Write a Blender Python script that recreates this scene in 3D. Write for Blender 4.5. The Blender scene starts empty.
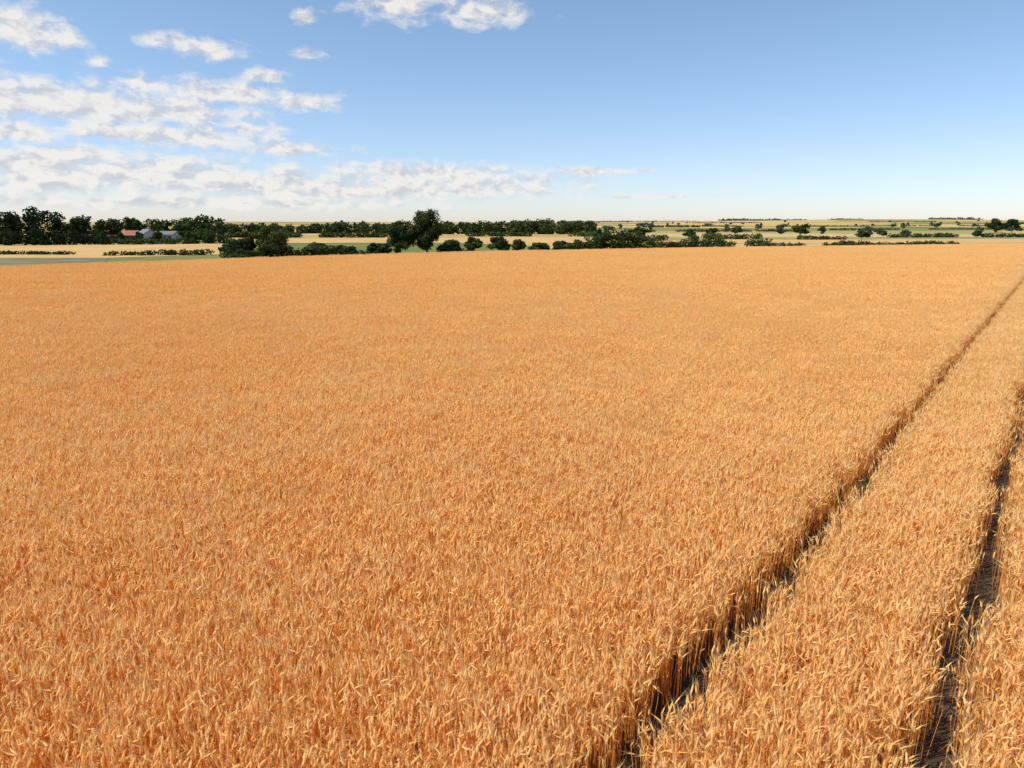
import bpy, math, random
import numpy as np
from mathutils import Vector, Matrix, Euler, noise
random.seed(7); rng=np.random.default_rng(7)
scene=bpy.context.scene
F=710.0; HZ=225.0; HC=5.1; CT=0.80
TH=math.atan((384-HZ)/F); CO=math.cos(TH); SI=math.sin(TH)

# ------------------------------------------------------------ survey helpers
def zof(py,Y):
    b=(384-py)/F
    return HC+Y*(b*CO-SI)/(b*SI+CO)
def yof(py,z=0.0):
    b=(384-py)/F
    return (z-HC)*(b*SI+CO)/(b*CO-SI)
def xof(px,Y,z=1.0):
    return (px-512)/F*(Y*CO+(HC-z)*SI)
def P(px,py,z=0.0):
    Y=yof(py,z); return Vector((xof(px,Y,z),Y,z))
def sstep(a,b,x):
    t=min(1,max(0,(x-a)/(b-a))); return t*t*(3-2*t)
def terrain(x,y):
    r=math.hypot(x,y)
    h=0
    if r>450:
        h=2.6*sstep(450,1100,r)+16.0*sstep(900,3900,r)
        n=noise.noise(Vector((x/1300.0,y/1300.0,3.1)))
        h+=n*9.0*sstep(1000,3500,r)
        if y>0: h+=8.0*sstep(1600,3600,r)*sstep(.15,.55,x/y)
    return h

# ------------------------------------------------------------ materials
def newmat(name):
    m=bpy.data.materials.new(name); m.use_nodes=True
    nt=m.node_tree; nt.nodes.clear()
    return m,nt,nt.nodes,nt.links
def mixcol(nt,fac,a,b,mode='MIX'):
    n=nt.nodes.new('ShaderNodeMix'); n.data_type='RGBA'; n.blend_type=mode
    for s,v in ((n.inputs[0],fac),(n.inputs[6],a),(n.inputs[7],b)):
        if hasattr(v,'is_output') or hasattr(v,'links'): nt.links.new(v,s)
        elif isinstance(v,(int,float)): s.default_value=v
        else: s.default_value=(v[0],v[1],v[2],1)
    return n.outputs[2]
def math_(nt,op,a,b=None,c=None,clamp=False):
    n=nt.nodes.new('ShaderNodeMath'); n.operation=op; n.use_clamp=clamp
    for i,v in enumerate((a,b,c)):
        if v is None: continue
        if isinstance(v,(int,float)): n.inputs[i].default_value=v
        else: nt.links.new(v,n.inputs[i])
    return n.outputs[0]
def noise_(nt,vec,scale,detail=3,rough=.55):
    n=nt.nodes.new('ShaderNodeTexNoise'); n.inputs['Scale'].default_value=scale
    n.inputs['Detail'].default_value=detail; n.inputs['Roughness'].default_value=rough
    if vec is not None: nt.links.new(vec,n.inputs['Vector'])
    return n.outputs[0]
def remap(nt,v,a,b,c=0.,d=1.,smooth=False):
    n=nt.nodes.new('ShaderNodeMapRange'); n.clamp=True
    if smooth: n.interpolation_type='SMOOTHSTEP'
    nt.links.new(v,n.inputs[0])
    for i,x in enumerate((a,b,c,d)): n.inputs[i+1].default_value=x
    return n.outputs[0]
def leafy_out(nt,col,trans=.25):
    d=nt.nodes.new('ShaderNodeBsdfDiffuse')
    t=nt.nodes.new('ShaderNodeBsdfTranslucent')
    nt.links.new(col,d.inputs[0]); nt.links.new(col,t.inputs[0])
    m=nt.nodes.new('ShaderNodeMixShader'); m.inputs[0].default_value=trans
    nt.links.new(d.outputs[0],m.inputs[1]); nt.links.new(t.outputs[0],m.inputs[2])
    o=nt.nodes.new('ShaderNodeOutputMaterial'); nt.links.new(m.outputs[0],o.inputs[0])

def barley_material():
    m,nt,N,L=newmat('barley_straw')
    at=N.new('ShaderNodeAttribute'); at.attribute_name='tint'
    pt=N.new('ShaderNodeAttribute'); pt.attribute_name='part'
    g=N.new('ShaderNodeNewGeometry')
    ear=mixcol(nt,at.outputs['Fac'],(.97,.575,.165),(1.0,.81,.41))
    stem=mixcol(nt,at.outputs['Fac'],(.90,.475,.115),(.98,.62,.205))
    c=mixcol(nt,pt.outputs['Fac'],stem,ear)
    n1=noise_(nt,g.outputs['Position'],.12,2)
    c=mixcol(nt,remap(nt,n1,.35,.7,0,.6),c,mixcol(nt,1.0,c,(.97,.92,.84),'MULTIPLY'))
    leafy_out(nt,c,.45)
    return m
def foliage_material(name,a,b,trans=.2):
    m,nt,N,L=newmat(name)
    at=N.new('ShaderNodeAttribute'); at.attribute_name='tint'
    c=mixcol(nt,at.outputs['Fac'],a,b)
    leafy_out(nt,c,trans)
    return m
def simple(name,col,var=.15,scale=3,rough=.85,bump=0):
    m,nt,N,L=newmat(name)
    tc=N.new('ShaderNodeTexCoord')
    n=noise_(nt,tc.outputs['Object'],scale,5)
    c=mixcol(nt,remap(nt,n,.3,.7),[x*(1-var) for x in col],[min(1,x*(1+var)) for x in col])
    d=N.new('ShaderNodeBsdfPrincipled'); d.inputs['Roughness'].default_value=rough
    L.new(c,d.inputs['Base Color'])
    if bump:
        b=N.new('ShaderNodeBump'); b.inputs['Strength'].default_value=bump
        L.new(n,b.inputs['Height']); L.new(b.outputs[0],d.inputs['Normal'])
    o=N.new('ShaderNodeOutputMaterial'); L.new(d.outputs[0],o.inputs[0])
    return m

MB=barley_material()
MF=foliage_material('foliage_dark',(.018,.031,.012),(.075,.105,.034))
MF2=foliage_material('foliage_olive',(.034,.050,.017),(.13,.14,.048))
MFC=foliage_material('foliage_conifer',(.010,.019,.010),(.036,.054,.024),.1)
MFAR=foliage_material('foliage_distant_haze',(.036,.054,.036),(.080,.105,.055),.1)  # slight aerial haze painted in: leaf colour lightened and shifted towards blue
MFFAR=foliage_material('foliage_haze_tint',(.08,.105,.11),(.115,.14,.13),.1)  # stronger aerial haze put into the leaf colour, no scattering medium
MBARK=simple('bark',(.09,.065,.045),.3,6)

# ------------------------------------------------------------ mesh util
def mesh_obj(name,verts,faces,mat,attrs=None,parent=None,smooth=False):
    me=bpy.data.meshes.new(name)
    me.from_pydata([tuple(v) for v in verts],[],faces)
    if attrs:
        for k,v in attrs.items():
            a=me.attributes.new(k,'FLOAT','POINT'); a.data.foreach_set('value',np.asarray(v,dtype=np.float32))
    for mt in (mat if isinstance(mat,(list,tuple)) else [mat]): me.materials.append(mt)
    if smooth: me.polygons.foreach_set('use_smooth',[True]*len(me.polygons))
    me.update()
    o=bpy.data.objects.new(name,me); scene.collection.objects.link(o)
    if parent: o.parent=parent
    return o
def leaf_arrays(C,R,npl,size,tint):
    k=len(C)
    if np.isscalar(npl): npl=np.full(k,int(npl))
    idx=np.repeat(np.arange(k),npl); n=len(idx)
    d=rng.normal(size=(n,3)); d/=np.linalg.norm(d,axis=1)[:,None]
    rad=rng.uniform(.25,1.0,n)**.45
    rad*=rng.uniform(.92,1.14,n)
    pos=C[idx]+d*R[idx]*rad[:,None]
    nr=d+rng.normal(size=(n,3))*.7; nr/=np.linalg.norm(nr,axis=1)[:,None]
    a=np.cross(nr,rng.normal(size=(n,3))); a/=np.linalg.norm(a,axis=1)[:,None]
    b=np.cross(nr,a)
    s=((size if np.isscalar(size) else size[idx])*rng.uniform(.5,1.25,n))[:,None]
    V=np.empty((n,4,3)); V[:,0]=pos-a*s; V[:,1]=pos-b*s*.6; V[:,2]=pos+a*s; V[:,3]=pos+b*s*.6
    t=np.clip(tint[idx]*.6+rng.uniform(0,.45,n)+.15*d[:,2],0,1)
    return V.reshape(-1,3),np.repeat(t,4)
def quads_obj(name,V,T,mat,parent=None):
    n=len(V)//4
    me=bpy.data.meshes.new(name)
    me.vertices.add(len(V)); me.vertices.foreach_set('co',V.astype(np.float32).ravel())
    me.loops.add(n*4); me.loops.foreach_set('vertex_index',np.arange(n*4,dtype=np.int32))
    me.polygons.add(n); me.polygons.foreach_set('loop_start',np.arange(0,n*4,4,dtype=np.int32))
    try: me.polygons.foreach_set('loop_total',np.full(n,4,dtype=np.int32))
    except Exception: pass
    me.update(calc_edges=True); me.validate()
    a=me.attributes.new('tint','FLOAT','POINT'); a.data.foreach_set('value',T.astype(np.float32))
    me.materials.append(mat)
    o=bpy.data.objects.new(name,me); scene.collection.objects.link(o)
    if parent: o.parent=parent
    return o
def tube(verts,faces,p0,p1,r0,r1,n=7,segs=3,wob=.04):
    p0=Vector(p0);p1=Vector(p1);ax=(p1-p0)
    L=ax.length; ax.normalize(); u=ax.orthogonal().normalized(); v=ax.cross(u)
    base=len(verts)
    off=Vector((0,0,0))
    for i in range(segs+1):
        t=i/segs; r=r0+(r1-r0)*t
        if 0<i<segs: off=Vector([random.uniform(-wob,wob)*L for _ in range(3)])
        else: off=Vector((0,0,0))
        c=p0.lerp(p1,t)+off
        for j in range(n):
            a=2*math.pi*j/n; verts.append(c+u*math.cos(a)*r+v*math.sin(a)*r)
    for i in range(segs):
        for j in range(n):
            a=base+i*n+j; b=base+i*n+(j+1)%n
            faces.append((a,b,b+n,a+n))
def tree(name,x,y,top,width,crown_bottom=.25,lobes=26,npl=110,leaf=.22,mat=None,seed=0,shape=1.0):
    random.seed(seed); 
    z0=terrain(x,y); h=top-z0
    e=bpy.data.objects.new(name,None); scene.collection.objects.link(e); e.location=(x,y,z0)
    cz=h*(crown_bottom+(1-crown_bottom)*.5); rz=h*(1-crown_bottom)*.5; rx=width/2
    C=[];R=[]
    for i in range(lobes):
        th=random.uniform(0,2*math.pi); u=random.uniform(-1,1); rr=random.uniform(.25,.80)
        s=math.sqrt(1-u*u)
        taper=1-.18*u*shape
        c=(math.cos(th)*s*rr*rx*taper,math.sin(th)*s*rr*rx*taper,cz+u*rr*rz*1.02)
        C.append(c); q=random.uniform(.20,.36)
        R.append((rx*q,rx*q,min(rx,rz)*q*.85))
    C=np.array(C);R=np.array(R)
    V,T=leaf_arrays(C,R,npl,leaf,rng.uniform(0,1,lobes))
    quads_obj('crown',V,T,mat or MF,e)
    vs=[];fs=[]
    tr=max(.10,h*.028)
    tube(vs,fs,(0,0,-.1),(random.uniform(-.1,.1),0,h*crown_bottom*1.2),tr*1.3,tr*.9,8,4,.02)
    tube(vs,fs,(0,0,h*crown_bottom*1.1),(0,0,h*.78),tr*.9,tr*.25,7,4,.03)
    for i in range(0,lobes,2):
        st=h*random.uniform(crown_bottom*.9,.55)
        tube(vs,fs,(0,0,min(st,C[i][2])),tuple(C[i]),tr*.4,tr*.1,5,3,.05)
    mesh_obj('trunk_and_limbs',vs,fs,MBARK,parent=e)
    return e
def treepx(name,px,ptop,Y,wpx,**k):
    x=xof(px,Y); w=wpx/F*(Y*CO)
    return tree(name,x,Y,zof(ptop,Y),w,**k)
def mass(name,spec,mat,leaf,cover=1.0,step=None,depth=6.,hv=(.72,1.08),gap=0):
    C=[];R=[]
    for (a,b) in zip(spec[:-1],spec[1:]):
        xa,xb=xof(a[0],a[2]),xof(b[0],b[2]); L=math.hypot(xb-xa,b[2]-a[2])
        st=step or 2.0
        n=max(1,int(L/st*1.5))
        for i in range(n):
            t=(i+random.random())/n
            Y=a[2]+(b[2]-a[2])*t; x=xa+(xb-xa)*t
            gn=noise.noise(Vector((x/st*.14,Y*.01,7)))
            if gap and gn<-.5+gap: continue
            Yq=Y+random.uniform(0,depth)
            ptop=a[1]+(b[1]-a[1])*t
            z0=terrain(x,Yq); top=zof(ptop,Y); H=max(.5,(top-z0))
            H*=random.uniform(*hv)*(1+.35*gn)
            rw=max(st*.85,H*.25)*random.uniform(.7,1.2)
            k=max(1,int(H/(rw*1.0)))
            for j in range(k):
                zz=z0+H*(j+.5)/k
                C.append((x+random.uniform(-.4,.4)*rw,Yq+random.uniform(-.5,.5)*rw,zz)); R.append((rw,rw,H/k*.60))
    C=np.array(C);R=np.array(R)
    npl=np.clip(cover*8.0*(R[:,0]*R[:,2])/leaf**2,20,500).astype(int)
    T0=np.array([.5+.9*noise.noise(Vector((c[0]*.13/step if step else c[0]*.13,c[1]*.1,c[2]*.3))) for c in C])+rng.uniform(-.2,.2,len(C))
    V,T=leaf_arrays(C,R,npl,leaf,np.clip(T0,0,1))
    return quads_obj(name,V,T,mat)

# ------------------------------------------------------------ camera, world, sun
cam=bpy.data.cameras.new('camera'); co=bpy.data.objects.new('camera',cam); scene.collection.objects.link(co)
co.location=(0,0,HC); co.rotation_euler=(math.radians(90)-TH,0,0)
cam.sensor_width=36; cam.lens=F/1024*36; cam.clip_end=20000; cam.clip_start=.05
scene.camera=co
SEL=math.radians(54); SROT=math.radians(251)
sd=Vector((math.sin(SROT)*math.cos(SEL),math.cos(SROT)*math.cos(SEL),math.sin(SEL)))
sl=bpy.data.lights.new('sun','SUN'); sl.energy=5.0; sl.angle=math.radians(.53); sl.color=(1,.955,.87)
so=bpy.data.objects.new('sun',sl); scene.collection.objects.link(so)
so.rotation_euler=sd.to_track_quat('Z','Y').to_euler(); so.location=(-40,-10,60)

w=bpy.data.worlds.new('World'); scene.world=w; w.use_nodes=True
nt=w.node_tree; nt.nodes.clear(); N=nt.nodes; L=nt.links
sky=N.new('ShaderNodeTexSky'); sky.sky_type='NISHITA'; sky.sun_disc=False
sky.sun_elevation=SEL; sky.sun_rotation=SROT; sky.altitude=50; sky.air_density=1.0; sky.dust_density=.3; sky.ozone_density=2.0
bg=N.new('ShaderNodeBackground'); bg.inputs[1].default_value=.15
tc=N.new('ShaderNodeTexCoord'); sx=N.new('ShaderNodeSeparateXYZ'); L.new(tc.outputs['Generated'],sx.inputs[0])
hz=remap(nt,sx.outputs[2],0,.30,1,0,True)
tint=mixcol(nt,hz,(.90,.95,.97),(.85,.87,1.06))
L.new(mixcol(nt,1.0,sky.outputs[0],tint,'MULTIPLY'),bg.inputs[0])
wo=N.new('ShaderNodeOutputWorld'); L.new(bg.outputs[0],wo.inputs[0])
scene.view_settings.view_transform='Standard'; scene.view_settings.look='None'; scene.view_settings.exposure=0

# ------------------------------------------------------------ clouds: distant band of sky
def azel(px,py):
    a=(px-512)/F; b=(384-py)/F
    d=Vector((a,CO+b*SI,-SI+b*CO)).normalized()
    return math.atan2(d.x,d.y),math.asin(d.z)
clouds=[(22,32,56,26,1.12),(60,42,28,14,.95),(398,8,44,21,1.08),(482,14,48,18,1.08),(305,20,16,12,.85),(165,42,34,14,.82),(208,50,40,16,.88),
(308,55,22,9,.8),(100,62,14,8,.65),(150,85,42,14,1.0),(225,94,66,15,1.12),(262,77,24,11,.95),(302,103,42,12,1.05),(60,104,115,25,1.22),(150,112,105,17,1.15),(215,113,50,11,.95),
(18,133,46,13,1.15),(110,132,64,13,1.06),(190,138,90,15,1.12),(240,128,48,10,.9),(290,150,64,8,1.06),(85,155,55,12,1.1),(25,160,75,16,1.15),(150,174,125,21,1.2),(55,180,100,21,1.2),
(250,184,130,18,1.15),(430,174,100,12,1.15),(440,188,135,14,1.15),(330,192,160,14,1.12),(600,172,80,6,.8),(200,203,300,12,.88),(640,197,160,5,.5),(530,180,80,8,.8),(365,165,32,6,.8),(-60,60,60,25,1),(-90,130,80,25,1),(-80,180,90,20,1)]
RD=8800.; na_,ne_=520,170; A0,A1=math.radians(-62),math.radians(30); E0,E1=math.radians(-.05),math.radians(20)
AZ,EL=np.meshgrid(np.linspace(A0,A1,na_),np.linspace(E0,E1,ne_))
M=np.full(AZ.shape,-2.0)
for (px,py,rx,ry,amp) in clouds:
    a0,e0=azel(px,py); a1,_=azel(px+rx,py); _,e1=azel(px,py-ry)
    dE=(EL-e0)/abs(e1-e0); dE=np.where(dE<0,dE*1.35,dE)
    v=amp-np.sqrt(((AZ-a0)/abs(a1-a0))**2+dE**2)
    M=np.maximum(M,v)+.06*np.exp(-((M-v)/.15)**2)
X=RD*np.sin(AZ)*np.cos(EL);Yc=RD*np.cos(AZ)*np.cos(EL);Z=RD*np.sin(EL)+HC
cm,nt,N,L=newmat('cloud')
at=N.new('ShaderNodeAttribute'); at.attribute_name='mask'
ue=N.new('ShaderNodeAttribute'); ue.attribute_name='dirc'
def vop(op,v,s):
    n=N.new('ShaderNodeVectorMath'); n.operation=op; L.new(v,n.inputs[0])
    if isinstance(s,tuple): n.inputs[1].default_value=s
    else: L.new(s,n.inputs[1])
    return n.outputs[0]
sc=vop('MULTIPLY',ue.outputs['Vector'],(1,1.8,1))
wn=N.new('ShaderNodeTexNoise'); wn.inputs['Scale'].default_value=22; wn.inputs['Detail'].default_value=4; L.new(sc,wn.inputs['Vector'])
sc=vop('ADD',sc,vop('MULTIPLY',wn.outputs['Color'],(.03,.03,0)))
fb=noise_(nt,sc,30,8,.58); fb2=noise_(nt,vop('ADD',sc,(-.006,.014,0)),30,5,.55)
dens=math_(nt,'ADD',at.outputs['Fac'],math_(nt,'MULTIPLY_ADD',fb,2.7,-1.40))
cov=remap(nt,dens,-.30,.80,0,.93,True)
shade=remap(nt,math_(nt,'SUBTRACT',fb,fb2),-.12,.05)
ccol=mixcol(nt,shade,(.64,.66,.71),(.94,.91,.87))  # self-shadowed and sunlit relief painted into the cloud colour from offset noise
emn=N.new('ShaderNodeEmission'); L.new(ccol,emn.inputs[0]); emn.inputs[1].default_value=.95
tr=N.new('ShaderNodeBsdfTransparent'); mx=N.new('ShaderNodeMixShader')
L.new(cov,mx.inputs[0]); L.new(tr.outputs[0],mx.inputs[1]); L.new(emn.outputs[0],mx.inputs[2])
o=N.new('ShaderNodeOutputMaterial'); L.new(mx.outputs[0],o.inputs[0])
V=np.stack([X,Yc,Z],-1).reshape(-1,3)
fs=[(j*na_+i,j*na_+i+1,(j+1)*na_+i+1,(j+1)*na_+i) for j in range(ne_-1) for i in range(na_-1) if M[j:j+2,i:i+2].max()>-1.6]
cl=mesh_obj('clouds',V.tolist(),fs,cm,attrs={'mask':M.ravel()})
a=cl.data.attributes.new('dirc','FLOAT_VECTOR','POINT'); a.data.foreach_set('vector',np.stack([AZ,EL,EL*0],-1).astype(np.float32).ravel())
cm.cycles.emission_sampling='NONE'

# ------------------------------------------------------------ terrain
gm,nt,N,L=newmat('farmland')
g=N.new('ShaderNodeNewGeometry')
mp=N.new('ShaderNodeMapping'); mp.inputs['Rotation'].default_value=(0,0,.35); mp.inputs['Scale'].default_value=(1/340,1/210,1)
L.new(g.outputs['Position'],mp.inputs[0])
vo=N.new('ShaderNodeTexVoronoi'); vo.distance='CHEBYCHEV'; vo.voronoi_dimensions='2D'; vo.inputs['Scale'].default_value=1; vo.inputs['Randomness'].default_value=.85
L.new(mp.outputs[0],vo.inputs['Vector'])
sp=N.new('ShaderNodeSeparateColor'); L.new(vo.outputs['Color'],sp.inputs[0])
cr=N.new('ShaderNodeValToRGB'); cr.color_ramp.interpolation='CONSTANT'; L.new(sp.outputs[0],cr.inputs[0])
cols=[(0,(.52,.36,.14)),(.20,(.44,.28,.10)),(.34,(.13,.15,.05)),(.47,(.54,.40,.19)),(.62,(.19,.19,.07)),(.74,(.50,.33,.12)),(.88,(.33,.27,.11))]
els=cr.color_ramp.elements
els[0].position=0; els[0].color=(*cols[0][1],1)
els[1].position=cols[1][0]; els[1].color=(*cols[1][1],1)
for p,c in cols[2:]:
    e=els.new(p); e.color=(*c,1)
nn=noise_(nt,g.outputs['Position'],.03,6)
c=mixcol(nt,remap(nt,nn,.3,.7,0,.35),cr.outputs[0],(.33,.27,.12))
d=N.new('ShaderNodeBsdfDiffuse')
L.new(c,d.inputs[0]); o=N.new('ShaderNodeOutputMaterial'); L.new(d.outputs[0],o.inputs[0])
vs=[];fs=[]
radii=[0]+[5,15,40,80,120,180,260,350,450,560,700,850,1000,1200,1400,1700,2000,2400,2800,3200,3600,4000,4500,5200,6500,9000]
NA=144
vs.append((0,0,0))
for r in radii[1:]:
    for j in range(NA):
        a=2*math.pi*j/NA; x,y=r*math.cos(a),r*math.sin(a); vs.append((x,y,terrain(x,y)))
for j in range(NA): fs.append((0,1+j,1+(j+1)%NA))
for i in range(len(radii)-2):
    for j in range(NA):
        a=1+i*NA+j;b=1+i*NA+(j+1)%NA; fs.append((a,a+NA,b+NA,b))
mesh_obj('ground',vs,fs,gm,smooth=True)

def field_sheet(name,pts,z,mat):
    v=[(p[0],p[1],z) for p in pts]
    mesh_obj(name,v,[tuple(range(len(v)))],mat)
soil=simple('soil_straw_litter',(.070,.044,.024),.45,9,.95,.4)
edge=[(-420,283),(0,266),(150,261),(300,256),(480,251),(760,246.5),(1024,243.5),(1400,241)]
E=[P(a,b,CT) for a,b in edge]
def edgeY(x):
    for a,b in zip(E[:-1],E[1:]):
        if a.x<=x<=b.x: return a.y+(b.y-a.y)*(x-a.x)/(b.x-a.x)
    return E[0].y if x<E[0].x else E[-1].y
field_sheet('soil',[(-120,-30),(160,-30)]+[(E[-1].x,E[-1].y)]+[(p.x,p.y) for p in reversed(E[:-1])],.02,soil)
mgreen=simple('green_crop',(.15,.135,.05),.3,.15)
mgold=simple('gold_stubble',(.52,.32,.10),.15,.06)
mpale=simple('pale_stubble',(.50,.34,.13),.15,.06)
mgrass=simple('dry_grass',(.22,.21,.07),.3,.3)
def pxs(name,l,z,mat): field_sheet(name,[tuple(P(a,b,0).xy) for a,b in l],z,mat)
pxs('green_field',[(-700,285),(-500,259),(110,258),(100,265)],.03,mgreen)
pxs('golden_field',[(-700,259),(-700,243),(240,243.5),(240,254),(110,258)],.04,mgold)
pxs('golden_field',[(236,243),(236,239),(640,236.5),(640,243)],.045,mgold)
pxs('pale_field',[(640,237),(650,233.5),(1200,232),(1250,237)],.045,mpale)
pxs('golden_field',[(640,244),(660,240),(1250,238.2),(1300,242)],.05,mgold)
pxs('grass_margin',[(655,240),(655,237.8),(1240,236.5),(1250,238.2)],.035,mgrass)
pxs('pale_field',[(300,235.5),(300,232.5),(640,232),(640,235.0)],.055,mpale)

# ------------------------------------------------------------ barley
phi=math.atan((1070-512)*CO/F)
U=Vector((math.sin(phi),math.cos(phi),0)); W=Vector((math.cos(phi),-math.sin(phi),0))
v1=P(706,655,.7).dot(W); v2=P(957,655,.7).dot(W)
tracks=[(v1,.10),(v2,.09)]
def wobble(i,u): return .06*noise.noise(Vector((u*.25,i*7.3,0)))+.035*noise.noise(Vector((u*1.3,i*3.3,5)))
def trackdist(x,y):
    u=x*U.x+y*U.y; v=x*W.x+y*W.y
    best=9
    for i,(tv,hw) in enumerate(tracks):
        hwv=hw+.12*noise.noise(Vector((u*1.1,i*5.1,(1 if v>tv else -1)*4)))+.10*noise.noise(Vector((u*4.1,i*5.1,(1 if v>tv else -1)*9)))
        best=min(best,abs(v-tv-wobble(i,u))-hwv)
    return best
mlow,nt,N,L=newmat('straw_underlayer')
g=N.new('ShaderNodeNewGeometry'); n=noise_(nt,g.outputs['Position'],38,2)
c=mixcol(nt,remap(nt,n,.35,.65),(.30,.13,.03),(.62,.33,.09))
d=N.new('ShaderNodeBsdfDiffuse'); L.new(c,d.inputs[0]); o=N.new('ShaderNodeOutputMaterial'); L.new(d.outputs[0],o.inputs[0])
vs=[];fs=[]
ZL=.40
def strip(fa,fb):
    base=len(vs); us=[-60+i*.4 for i in range(251)]+[40.4+i*4 for i in range(60)]
    cnt=0
    for u in us:
        for s,f in ((0,fa),(1,fb)):
            v=f(u); x=U.x*u+W.x*v; y=U.y*u+W.y*v
            vs.append((x,y,ZL))
        cnt+=1
    for i in range(cnt-1):
        a=base+i*2; b=a+2
        if max(vs[b][1]-edgeY(vs[b][0]),vs[b+1][1]-edgeY(vs[b+1][0]))>-1: continue
        fs.append((a,a+1,b+1,b))
g1=lambda u:v1+wobble(0,u); g2=lambda u:v2+wobble(1,u)
strip(lambda u:g1(u)+.42,lambda u:g2(u)-.42)
for k in range(0,45):
    strip((lambda u,k=k:v1-2-(k+1)*4),(lambda u,k=k:v1-2-k*4))
strip(lambda u:v1-2,lambda u:g1(u)-.42)
strip(lambda u:g2(u)+.42,lambda u:v2+2)
for k in range(0,30):
    strip((lambda u,k=k:v2+2+k*4),(lambda u,k=k:v2+2+(k+1)*4))
mesh_obj('barley_underlayer',vs,fs,mlow)

def plants(n,hx,disc,awns,low,fat=1.0,sp_=0.):
    V=[];Fc=[];T=[];Pt=[]
    def add(p,t,pp): V.append(p);T.append(t);Pt.append(pp);return len(V)-1
    for _ in range(n):
        if disc:
            r=hx*math.sqrt(random.random()); a=random.uniform(0,6.283); bx,by=r*math.cos(a),r*math.sin(a)
        else: bx,by=random.uniform(-hx,hx),random.uniform(-hx,hx)
        h=random.gauss(.70,.052); tint=random.random()**.9
        la=random.uniform(0,6.283); ln=abs(random.gauss(0,.055))
        if disc and random.random()<.12: ln+=random.uniform(.04,.14)
        lean=Vector((math.cos(la)*ln,math.sin(la)*ln,0))
        b0=Vector((bx,by,0))
        rings=[]
        for t in (low,1.0):
            c=b0+lean*t*t+Vector((0,0,h*t)); r=.0026*fat
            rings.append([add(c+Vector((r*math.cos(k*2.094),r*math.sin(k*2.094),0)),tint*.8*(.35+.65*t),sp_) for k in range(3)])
        for a,b in zip(rings[:-1],rings[1:]):
            for k in range(3): Fc.append((a[k],a[(k+1)%3],b[(k+1)%3],b[k]))
        na=random.uniform(0,6.283); nod=min(2.2,abs(random.gauss(.3,.55)))
        hd=Vector((math.cos(na),math.sin(na),0)); side=Vector((-hd.y,hd.x,0))
        p=b0+lean+Vector((0,0,h)); el_=random.uniform(.07,.105)*(1+(fat-1)*.3)
        prev=None; ang=nod*.45
        prof=[(.0,.0032),(.25,.0078),(.75,.0066)]
        last=0; cs=[]
        for s,r in prof:
            r*=fat
            dd=(Vector((0,0,1))*math.cos(ang)+hd*math.sin(ang)); p=p+dd*(s-last)*el_; last=s
            nrm=(hd*math.cos(ang)-Vector((0,0,1))*math.sin(ang))
            cur=[add(p+side*r*1.25,tint,1),add(p+nrm*r,min(1,tint+.1),1),add(p-side*r*1.25,tint,1),add(p-nrm*r,max(0,tint-.15),1)]
            if prev:
                for k in range(4): Fc.append((prev[k],prev[(k+1)%4],cur[(k+1)%4],cur[k]))
            prev=cur; cs.append((p.copy(),dd.copy(),nrm.copy())); ang+=nod*.25
        tip=add(p+dd*el_*.25,tint,1)
        for k in range(4): Fc.append((prev[k],prev[(k+1)%4],tip))
        for k in range(awns):
            c,d0,n0=random.choice(cs[1:]); a=random.uniform(0,6.283)
            o=(side*math.cos(a)+n0*math.sin(a))
            dv=(d0+o*random.uniform(.06,.28)).normalized(); wv=dv.cross(Vector((random.random(),random.random(),random.random()))).normalized()*.0013*fat
            e=c+dv*random.uniform(.08,.13)
            i0=add(c-wv,tint*.5+.5,1);i1=add(c+wv,tint*.5+.5,1);i2=add(e,1,1); Fc.append((i0,i1,i2))
        if random.random()<.6:
            z=h*random.uniform(.62,.9); a=random.uniform(0,6.283); od=Vector((math.cos(a),math.sin(a),0)); sv=Vector((-od.y,od.x,0))*random.uniform(.003,.006)*fat
            c=b0+lean*(z/h)**2+Vector((0,0,z)); up=random.uniform(.02,.09); l=random.uniform(.06,.14)
            tt=random.random()*.7
            q=[c,c+od*l*.5+Vector((0,0,up)),c+od*l+Vector((0,0,up-random.uniform(.03,.15)))]
            ii=[(add(x_-sv*f,tt,.3),add(x_+sv*f,tt,.3)) for x_,f in zip(q,(1,.9,.2))]
            Fc.append((ii[0][0],ii[0][1],ii[1][1],ii[1][0])); Fc.append((ii[1][0],ii[1][1],ii[2][1],ii[2][0]))
    return V,Fc,T,Pt
coll=bpy.data.collections.new('barley_plants')
NT,NN,NP,NF=12,12,7,5
for i in range(NT+NN+NP+NF):
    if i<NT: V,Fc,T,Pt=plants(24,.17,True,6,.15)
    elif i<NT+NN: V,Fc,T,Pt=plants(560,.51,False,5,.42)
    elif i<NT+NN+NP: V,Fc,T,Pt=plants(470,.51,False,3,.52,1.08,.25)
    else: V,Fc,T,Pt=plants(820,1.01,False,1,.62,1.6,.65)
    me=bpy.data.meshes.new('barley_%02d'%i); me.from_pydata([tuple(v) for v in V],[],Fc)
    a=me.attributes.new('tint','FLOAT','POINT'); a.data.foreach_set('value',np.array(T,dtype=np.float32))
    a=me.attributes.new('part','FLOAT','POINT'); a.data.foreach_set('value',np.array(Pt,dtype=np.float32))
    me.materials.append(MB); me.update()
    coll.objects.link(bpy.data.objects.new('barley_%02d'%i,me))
pts=[];idx=[];rot=[];scl=[]
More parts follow.
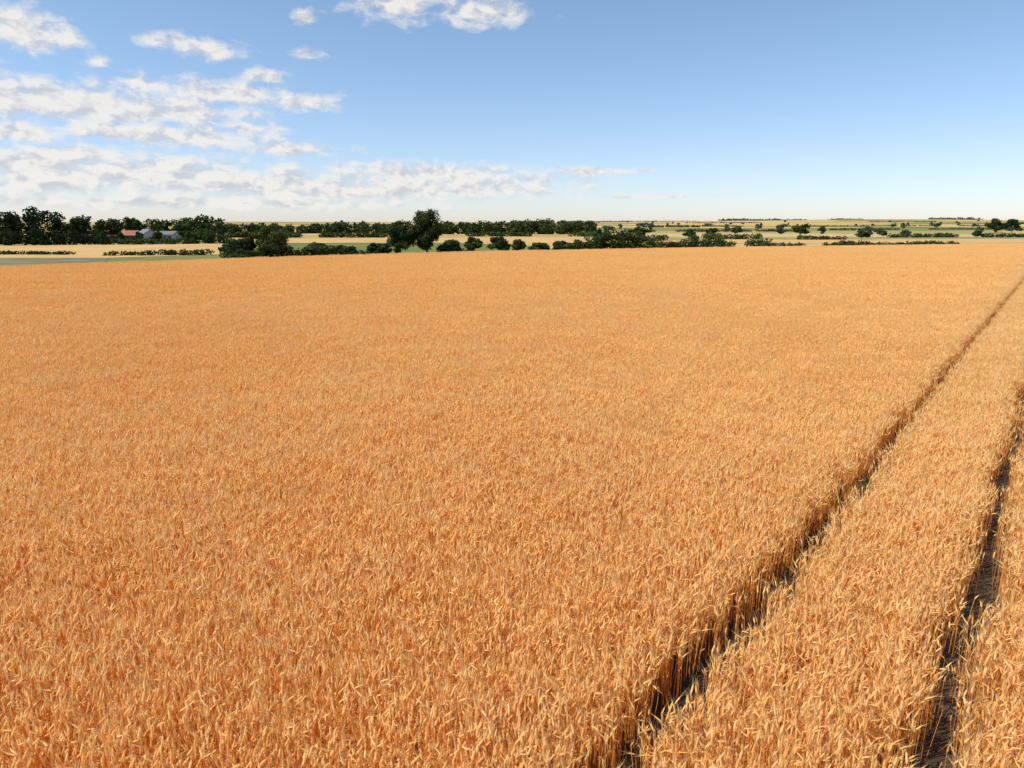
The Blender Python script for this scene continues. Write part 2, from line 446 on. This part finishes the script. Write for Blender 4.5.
def addp(x,y,i,yaw,hs=1.0,tilt=True):
    s=1.0+.06*noise.noise(Vector((x*.45,y*.45,1)))+.05*noise.noise(Vector((x*.08,y*.08,9)))
    tx=.04*noise.noise(Vector((x*.5,y*.5,20)))+.02; ty=.05*noise.noise(Vector((x*.5,y*.5,40)))
    if not tilt: tx=ty=0
    e=(Euler((tx,ty,0)).to_matrix()@Euler((0,0,yaw)).to_matrix()).to_euler()
    pts.append((x,y,.02)); idx.append(i); rot.append(tuple(e)); scl.append((1,1,hs*s*random.uniform(.97,1.03)))
NEAR=21.; MID=50.
def inside(x,y):
    if y<1.2: return False
    r=math.hypot(x,y); a=abs(math.degrees(math.atan2(x,y)))
    lim=58 if r<12 else (46 if r<40 else 42)
    return a<=lim and y<=edgeY(x)-.6
for ju in range(-30,130):
  for jv in range(-95,65):
    uc,vc=ju*2+1,jv*2+1
    xc=U.x*uc+W.x*vc; yc=U.y*uc+W.y*vc
    rc=math.hypot(xc,yc)
    near_tr=min(abs(vc-t[0]) for t in tracks)<2.4 and rc<135
    if rc>MID+random.uniform(-12,12) and not near_tr:
        if inside(xc,yc) and yc<edgeY(xc)-1.2:
            addp(xc,yc,NT+NN+NP+random.randrange(NF),-phi+random.randrange(4)*math.pi/2,1,False)
            continue
        if not inside(xc,yc-2): continue
    for a_ in (0,1):
      for b_ in (0,1):
        u=ju*2+a_+.5; v=jv*2+b_+.5
        x=U.x*u+W.x*v; y=U.y*u+W.y*v
        if not inside(x,y): continue
        r=math.hypot(x,y)
        if min(abs(v-t[0]) for t in tracks)<.95 and r<135:
            for k in range(25):
                du=(k%5+random.random())/5-.5; dv=(k//5+random.random())/5-.5
                xx=x+U.x*du+W.x*dv; yy=y+U.y*du+W.y*dv
                if trackdist(xx,yy)<.13:
                    if random.random()<.05: addp(xx,yy,random.randrange(NT),random.uniform(0,6.28),random.uniform(.45,.75))
                    continue
                addp(xx,yy,random.randrange(NT),random.uniform(0,6.28))
        elif r<NEAR+random.uniform(-6,6):
            addp(x,y,NT+random.randrange(NN),-phi+random.randrange(4)*math.pi/2+random.uniform(-.03,.03))
        else:
            addp(x,y,NT+NN+random.randrange(NP),-phi+random.randrange(4)*math.pi/2+random.uniform(-.03,.03))
me=bpy.data.meshes.new('barley_crop'); me.from_pydata(pts,[],[])
a=me.attributes.new('idx','INT','POINT'); a.data.foreach_set('value',np.array(idx,dtype=np.int32))
a=me.attributes.new('rot','FLOAT_VECTOR','POINT'); a.data.foreach_set('vector',np.array(rot,dtype=np.float32).ravel())
a=me.attributes.new('scl','FLOAT_VECTOR','POINT'); a.data.foreach_set('vector',np.array(scl,dtype=np.float32).ravel())
bo=bpy.data.objects.new('barley_crop',me); scene.collection.objects.link(bo)
ng=bpy.data.node_groups.new('scatter_barley','GeometryNodeTree')
ng.interface.new_socket('Geometry',in_out='INPUT',socket_type='NodeSocketGeometry')
ng.interface.new_socket('Geometry',in_out='OUTPUT',socket_type='NodeSocketGeometry')
gi=ng.nodes.new('NodeGroupInput'); go=ng.nodes.new('NodeGroupOutput')
ci=ng.nodes.new('GeometryNodeCollectionInfo'); ci.inputs['Collection'].default_value=coll
ci.inputs['Separate Children'].default_value=True; ci.inputs['Reset Children'].default_value=True
ip=ng.nodes.new('GeometryNodeInstanceOnPoints'); ip.inputs['Pick Instance'].default_value=True
def na(name,t):
    n=ng.nodes.new('GeometryNodeInputNamedAttribute'); n.data_type=t; n.inputs['Name'].default_value=name
    return [o for o in n.outputs if o.enabled][0]
ng.links.new(gi.outputs[0],ip.inputs['Points']); ng.links.new(ci.outputs[0],ip.inputs['Instance'])
ng.links.new(na('idx','INT'),ip.inputs['Instance Index'])
er=ng.nodes.new('FunctionNodeEulerToRotation'); ng.links.new(na('rot','FLOAT_VECTOR'),er.inputs[0])
ng.links.new(er.outputs[0],ip.inputs['Rotation']); ng.links.new(na('scl','FLOAT_VECTOR'),ip.inputs['Scale'])
ng.links.new(ip.outputs[0],go.inputs[0])
md=bo.modifiers.new('scatter','NODES'); md.node_group=ng

# ------------------------------------------------------------ trees at the crop edge
def eY(px):
    Y=100
    for _ in range(12): Y=edgeY(xof(px,Y))
    return Y
treepx('broadleaf_tree',427,208,eY(427)+5,42,crown_bottom=.08,lobes=54,npl=230,leaf=.18,seed=3,shape=.2)
treepx('broadleaf_tree',400,217,eY(400)+6,36,crown_bottom=.05,lobes=42,npl=220,leaf=.18,seed=5,shape=.5)
treepx('hawthorn_tree',272,223,eY(272)+4,44,crown_bottom=.03,lobes=46,npl=200,leaf=.16,seed=8,mat=MF2,shape=1)
for px,pt,wp,s in [(233,239,32,11),(318,240,34,12),(345,244,28,22),(378,240,28,14),(452,238,28,15),(472,235,24,16),(500,234,25,17),(519,237,18,18),(540,240,22,19),(560,240,20,23),(578,239,26,20),(247,230,22,21),(602,226,24,25)]:
    treepx('hedgerow_bush',px,pt,eY(px)+random.uniform(3,6),wp,crown_bottom=.02,lobes=26,npl=150,leaf=.20,seed=s,mat=MF if s%3 else MF2,shape=.8)
random.seed(50)
mass('hedge',[(222,251,eY(222)+3),(300,249,eY(300)+3),(365,249,eY(365)+3)],MF,.2,1,1.0,1.2,gap=.3)
mass('hedge',[(440,247,eY(440)+4),(560,243.5,eY(560)+4),(600,241,eY(600)+4)],MF,.22,1,1.2,1.5,gap=.3)
mass('hedge',[(588,233,eY(590)+8),(625,229,eY(620)+8),(660,234,eY(660)+8)],MF,.28,1,1.8,4)
mass('hedge',[(655,241.5,eY(660)+12),(720,240.2,eY(700)+14),(768,240,eY(740)+16)],MF,.26,1,1.1,1.5,gap=.25)
mass('hedge',[(765,242.8,eY(780)+5),(870,241.8,eY(870)+5),(962,241.2,eY(960)+5)],MF,.24,1,1.1,1.2,gap=.1)
mass('hedge',[(-60,251,127),(70,251.5,126)],MF,.24,1,1.2,1.5,gap=.15)
mass('hedge',[(105,251.5,122),(205,250,124)],MF,.24,1,1.2,1.5,gap=.1)
# left woodland
mass('woodland',[(-120,214,190),(0,213,192),(45,212,196),(62,217,200),(110,221,206)],MFC,.5,1,2.4,9,(.78,1.08))
mass('woodland',[(60,221,245),(130,217,248),(165,217,250),(222,220,252)],MF,.55,1.2,2.8,9,(.74,1.06))
mass('shrubs',[(-20,232,182),(50,230,186),(100,234,190)],MFC,.42,1,2.2,4)
mass('shrubs',[(98,238.8,192),(160,238.8,192),(190,238.5,196)],MF,.36,1,1.6,3)
mass('shrubs',[(180,231,198),(226,230,204)],MF,.42,1,2.0,4)
for px,pt,Y,wp,s in [(134,214,226,20,31),(206,222,214,26,32),(80,216,205,24,33),(186,221,226,26,34),(18,211,195,26,35),(100,224,200,16,36),(158,228,202,10,37),(139,230,202,10,38),(121,232,202,7,39)]:
    treepx('broadleaf_tree',px,pt,Y,wp,crown_bottom=.06,lobes=24,npl=130,leaf=.36,seed=s)
# middle woodland lines
random.seed(51)
mass('woodland',[(215,224,420),(300,223.5,430),(392,224,430)],MF,.9,1.8,4.,16,(.9,1.05))
mass('woodland',[(436,222.5,400),(520,221.2,400),(600,222.2,400)],MF,.85,1.8,4.,16,(.9,1.05))
mass('hedge',[(225,232.5,300),(330,232,300),(400,232,300)],MF,.5,1.3,2.6,3,gap=.2)
mass('hedge',[(440,232.5,330),(520,232,330),(600,231,330)],MF,.5,1.3,2.6,3,gap=.2)
# right: hedges and lone trees
mass('hedge',[(600,235.2,235),(700,235,240)],MF,.4,1,1.6,2,gap=.35)
mass('hedge',[(705,234,262),(760,233.6,268)],MF2,.4,1,1.8,2)
mass('hedge',[(800,235.8,255),(845,235.8,255)],MF,.4,1,1.6,2)
mass('hedge',[(890,233.9,300),(1100,233.4,310)],MF,.5,1,2.0,2,gap=.35)
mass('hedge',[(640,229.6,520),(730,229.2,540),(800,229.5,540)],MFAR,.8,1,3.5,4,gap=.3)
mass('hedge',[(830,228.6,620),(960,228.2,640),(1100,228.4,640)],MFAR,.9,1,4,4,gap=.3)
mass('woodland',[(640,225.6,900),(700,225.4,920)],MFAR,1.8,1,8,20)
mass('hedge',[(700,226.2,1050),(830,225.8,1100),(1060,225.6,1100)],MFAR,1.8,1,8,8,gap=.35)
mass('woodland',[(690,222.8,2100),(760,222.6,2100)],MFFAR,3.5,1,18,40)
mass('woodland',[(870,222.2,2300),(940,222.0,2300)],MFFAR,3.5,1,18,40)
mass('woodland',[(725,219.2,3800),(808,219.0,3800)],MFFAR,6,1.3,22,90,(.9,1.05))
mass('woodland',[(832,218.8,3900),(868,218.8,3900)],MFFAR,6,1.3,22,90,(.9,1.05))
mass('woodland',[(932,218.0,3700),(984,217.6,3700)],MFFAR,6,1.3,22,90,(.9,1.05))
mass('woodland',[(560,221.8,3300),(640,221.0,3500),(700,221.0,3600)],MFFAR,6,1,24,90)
for px,pt,Y,wp,s,mt in [(800,223,330,22,41,MF),(862,229,262,22,42,MF),(822,226,420,10,43,MFAR),(712,226,300,14,44,MF),(735,225,360,18,45,MFAR),(905,228,330,12,46,MFAR),(996,218.5,470,22,47,MF),(1012,218.5,474,24,55,MF),(978,229,300,12,48,MF),(690,229,280,14,49,MF),(780,228,420,11,52,MFAR),(640,225,300,24,53,MF),(882,230,330,12,54,MF)]:
    treepx('broadleaf_tree',px,pt,Y,wp,crown_bottom=.04,lobes=18,npl=130,leaf=.4*Y/300,seed=s,mat=mt)
# loose trees dotted through the distant farmland
random.seed(77)
C=[];R=[];S=[]
for i in range(95):
    Y=math.exp(random.uniform(math.log(420),math.log(2600))); px=random.uniform(560,1120) if i<75 else random.uniform(-60,560)
    x=xof(px,Y); z0=terrain(x,Y); h=random.uniform(3.0,6.5); wdt=random.uniform(1.8,4)*(1 if random.random()<.75 else 2.5)
    for k in range(5):
        C.append((x+random.uniform(-.6,.6)*wdt,Y+random.uniform(-2,2),z0+h*random.uniform(.25,.75))); R.append((wdt*.5,wdt*.5,h*.28)); S.append(max(.5,Y/900))
C=np.array(C);R=np.array(R);S=np.array(S)
npl=np.clip(8*R[:,0]*R[:,2]/S**2,8,200).astype(int)
V,T=leaf_arrays(C,R,npl,S,rng.uniform(0,1,len(C)))
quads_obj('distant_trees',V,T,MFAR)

# ------------------------------------------------------------ houses
mroof=simple('clay_pantiles',(.33,.12,.065),.25,2.5,.8)
mslate=simple('slate_roof',(.16,.16,.17),.2,2.5,.7)
mwhite=simple('white_render',(.52,.50,.46),.08,1.5,.8)
mbrick=simple('brick',(.34,.17,.11),.25,5,.9)
mglass=simple('window_glass',(.04,.05,.06),.1,1,.15)
mdoor=simple('door_paint',(.10,.12,.14),.1,2,.5)
def house(name,px,Y,wpx,eave,ridge,depth,yaw,wall,roof,wins=4,chim=True):
    x=xof(px,Y); W_=wpx/F*Y*CO
    e=bpy.data.objects.new(name,None); scene.collection.objects.link(e); e.location=(x,Y,0); e.rotation_euler=(0,0,yaw)
    hx,hy=W_/2,depth/2
    v=[(-hx,-hy,0),(hx,-hy,0),(hx,hy,0),(-hx,hy,0),(-hx,-hy,eave),(hx,-hy,eave),(hx,hy,eave),(-hx,hy,eave),(-hx,0,ridge-.08),(hx,0,ridge-.08)]
    f=[(0,1,5,4),(1,2,6,9,5),(2,3,7,6),(3,0,4,8,7)]
    mesh_obj('walls',v,f,wall,parent=e)
    o=.35; t=.14; sl=(ridge-eave)/hy
    ze=eave-o*sl
    v=[];
    for s in (-1,1):
        for xx in (-hx-o,hx+o):
            v+= [(xx,s*(hy+o),ze),(xx,s*(hy+o),ze+t)]
    v+=[(-hx-o,0,ridge),(-hx-o,0,ridge+t),(hx+o,0,ridge),(hx+o,0,ridge+t)]
    f=[(0,2,10,8),(1,9,11,3),(0,1,3,2),(4,8,10,6),(5,7,11,9),(4,6,7,5),(0,8,9,1),(8,4,5,9),(2,3,11,10),(10,11,7,6)]
    mesh_obj('roof',v,f,roof,parent=e)
    def box(n,c,s,m):
        vv=[(c[0]+a*s[0]/2,c[1]+b*s[1]/2,c[2]+d_*s[2]/2) for a in(-1,1) for b in(-1,1) for d_ in(-1,1)]
        mesh_obj(n,vv,[(0,1,3,2),(4,6,7,5),(0,4,5,1),(2,3,7,6),(0,2,6,4),(1,5,7,3)],m,parent=e)
    for i in range(wins):
        wx=-hx+W_*(i+.5)/wins
        if i==wins//2: box('door',(wx,-hy-.02,1.0),(.95,.1,2.0),mdoor); continue
        box('window_frame',(wx,-hy-.01,1.4),(1.35,.08,1.1),mwhite); box('window',(wx,-hy-.04,1.4),(1.15,.08,.9),mglass)
    for s in(-1,1):
        box('window',(s*(hx+.01),0,eave*.55),(.08,1.1,.9),mglass)
    if chim:
        box('chimney',(hx-.6,0,ridge+.25),(.7,.6,.9),mbrick); box('chimney_pot',(hx-.6,0,ridge+.8),(.28,.28,.3),mroof)
house('brick_house',112,212,14,2.1,3.5,6,.15,mbrick,mroof,3)
house('brick_house',129,218,17,2.1,3.4,6,.3,mbrick,mroof,3,False)
house('white_house',148,214,10,2.2,3.8,6,-.5,mwhite,mslate,3)
house('farm_barn',167,220,19,2.3,3.2,8,.1,mwhite,mslate,4,False)
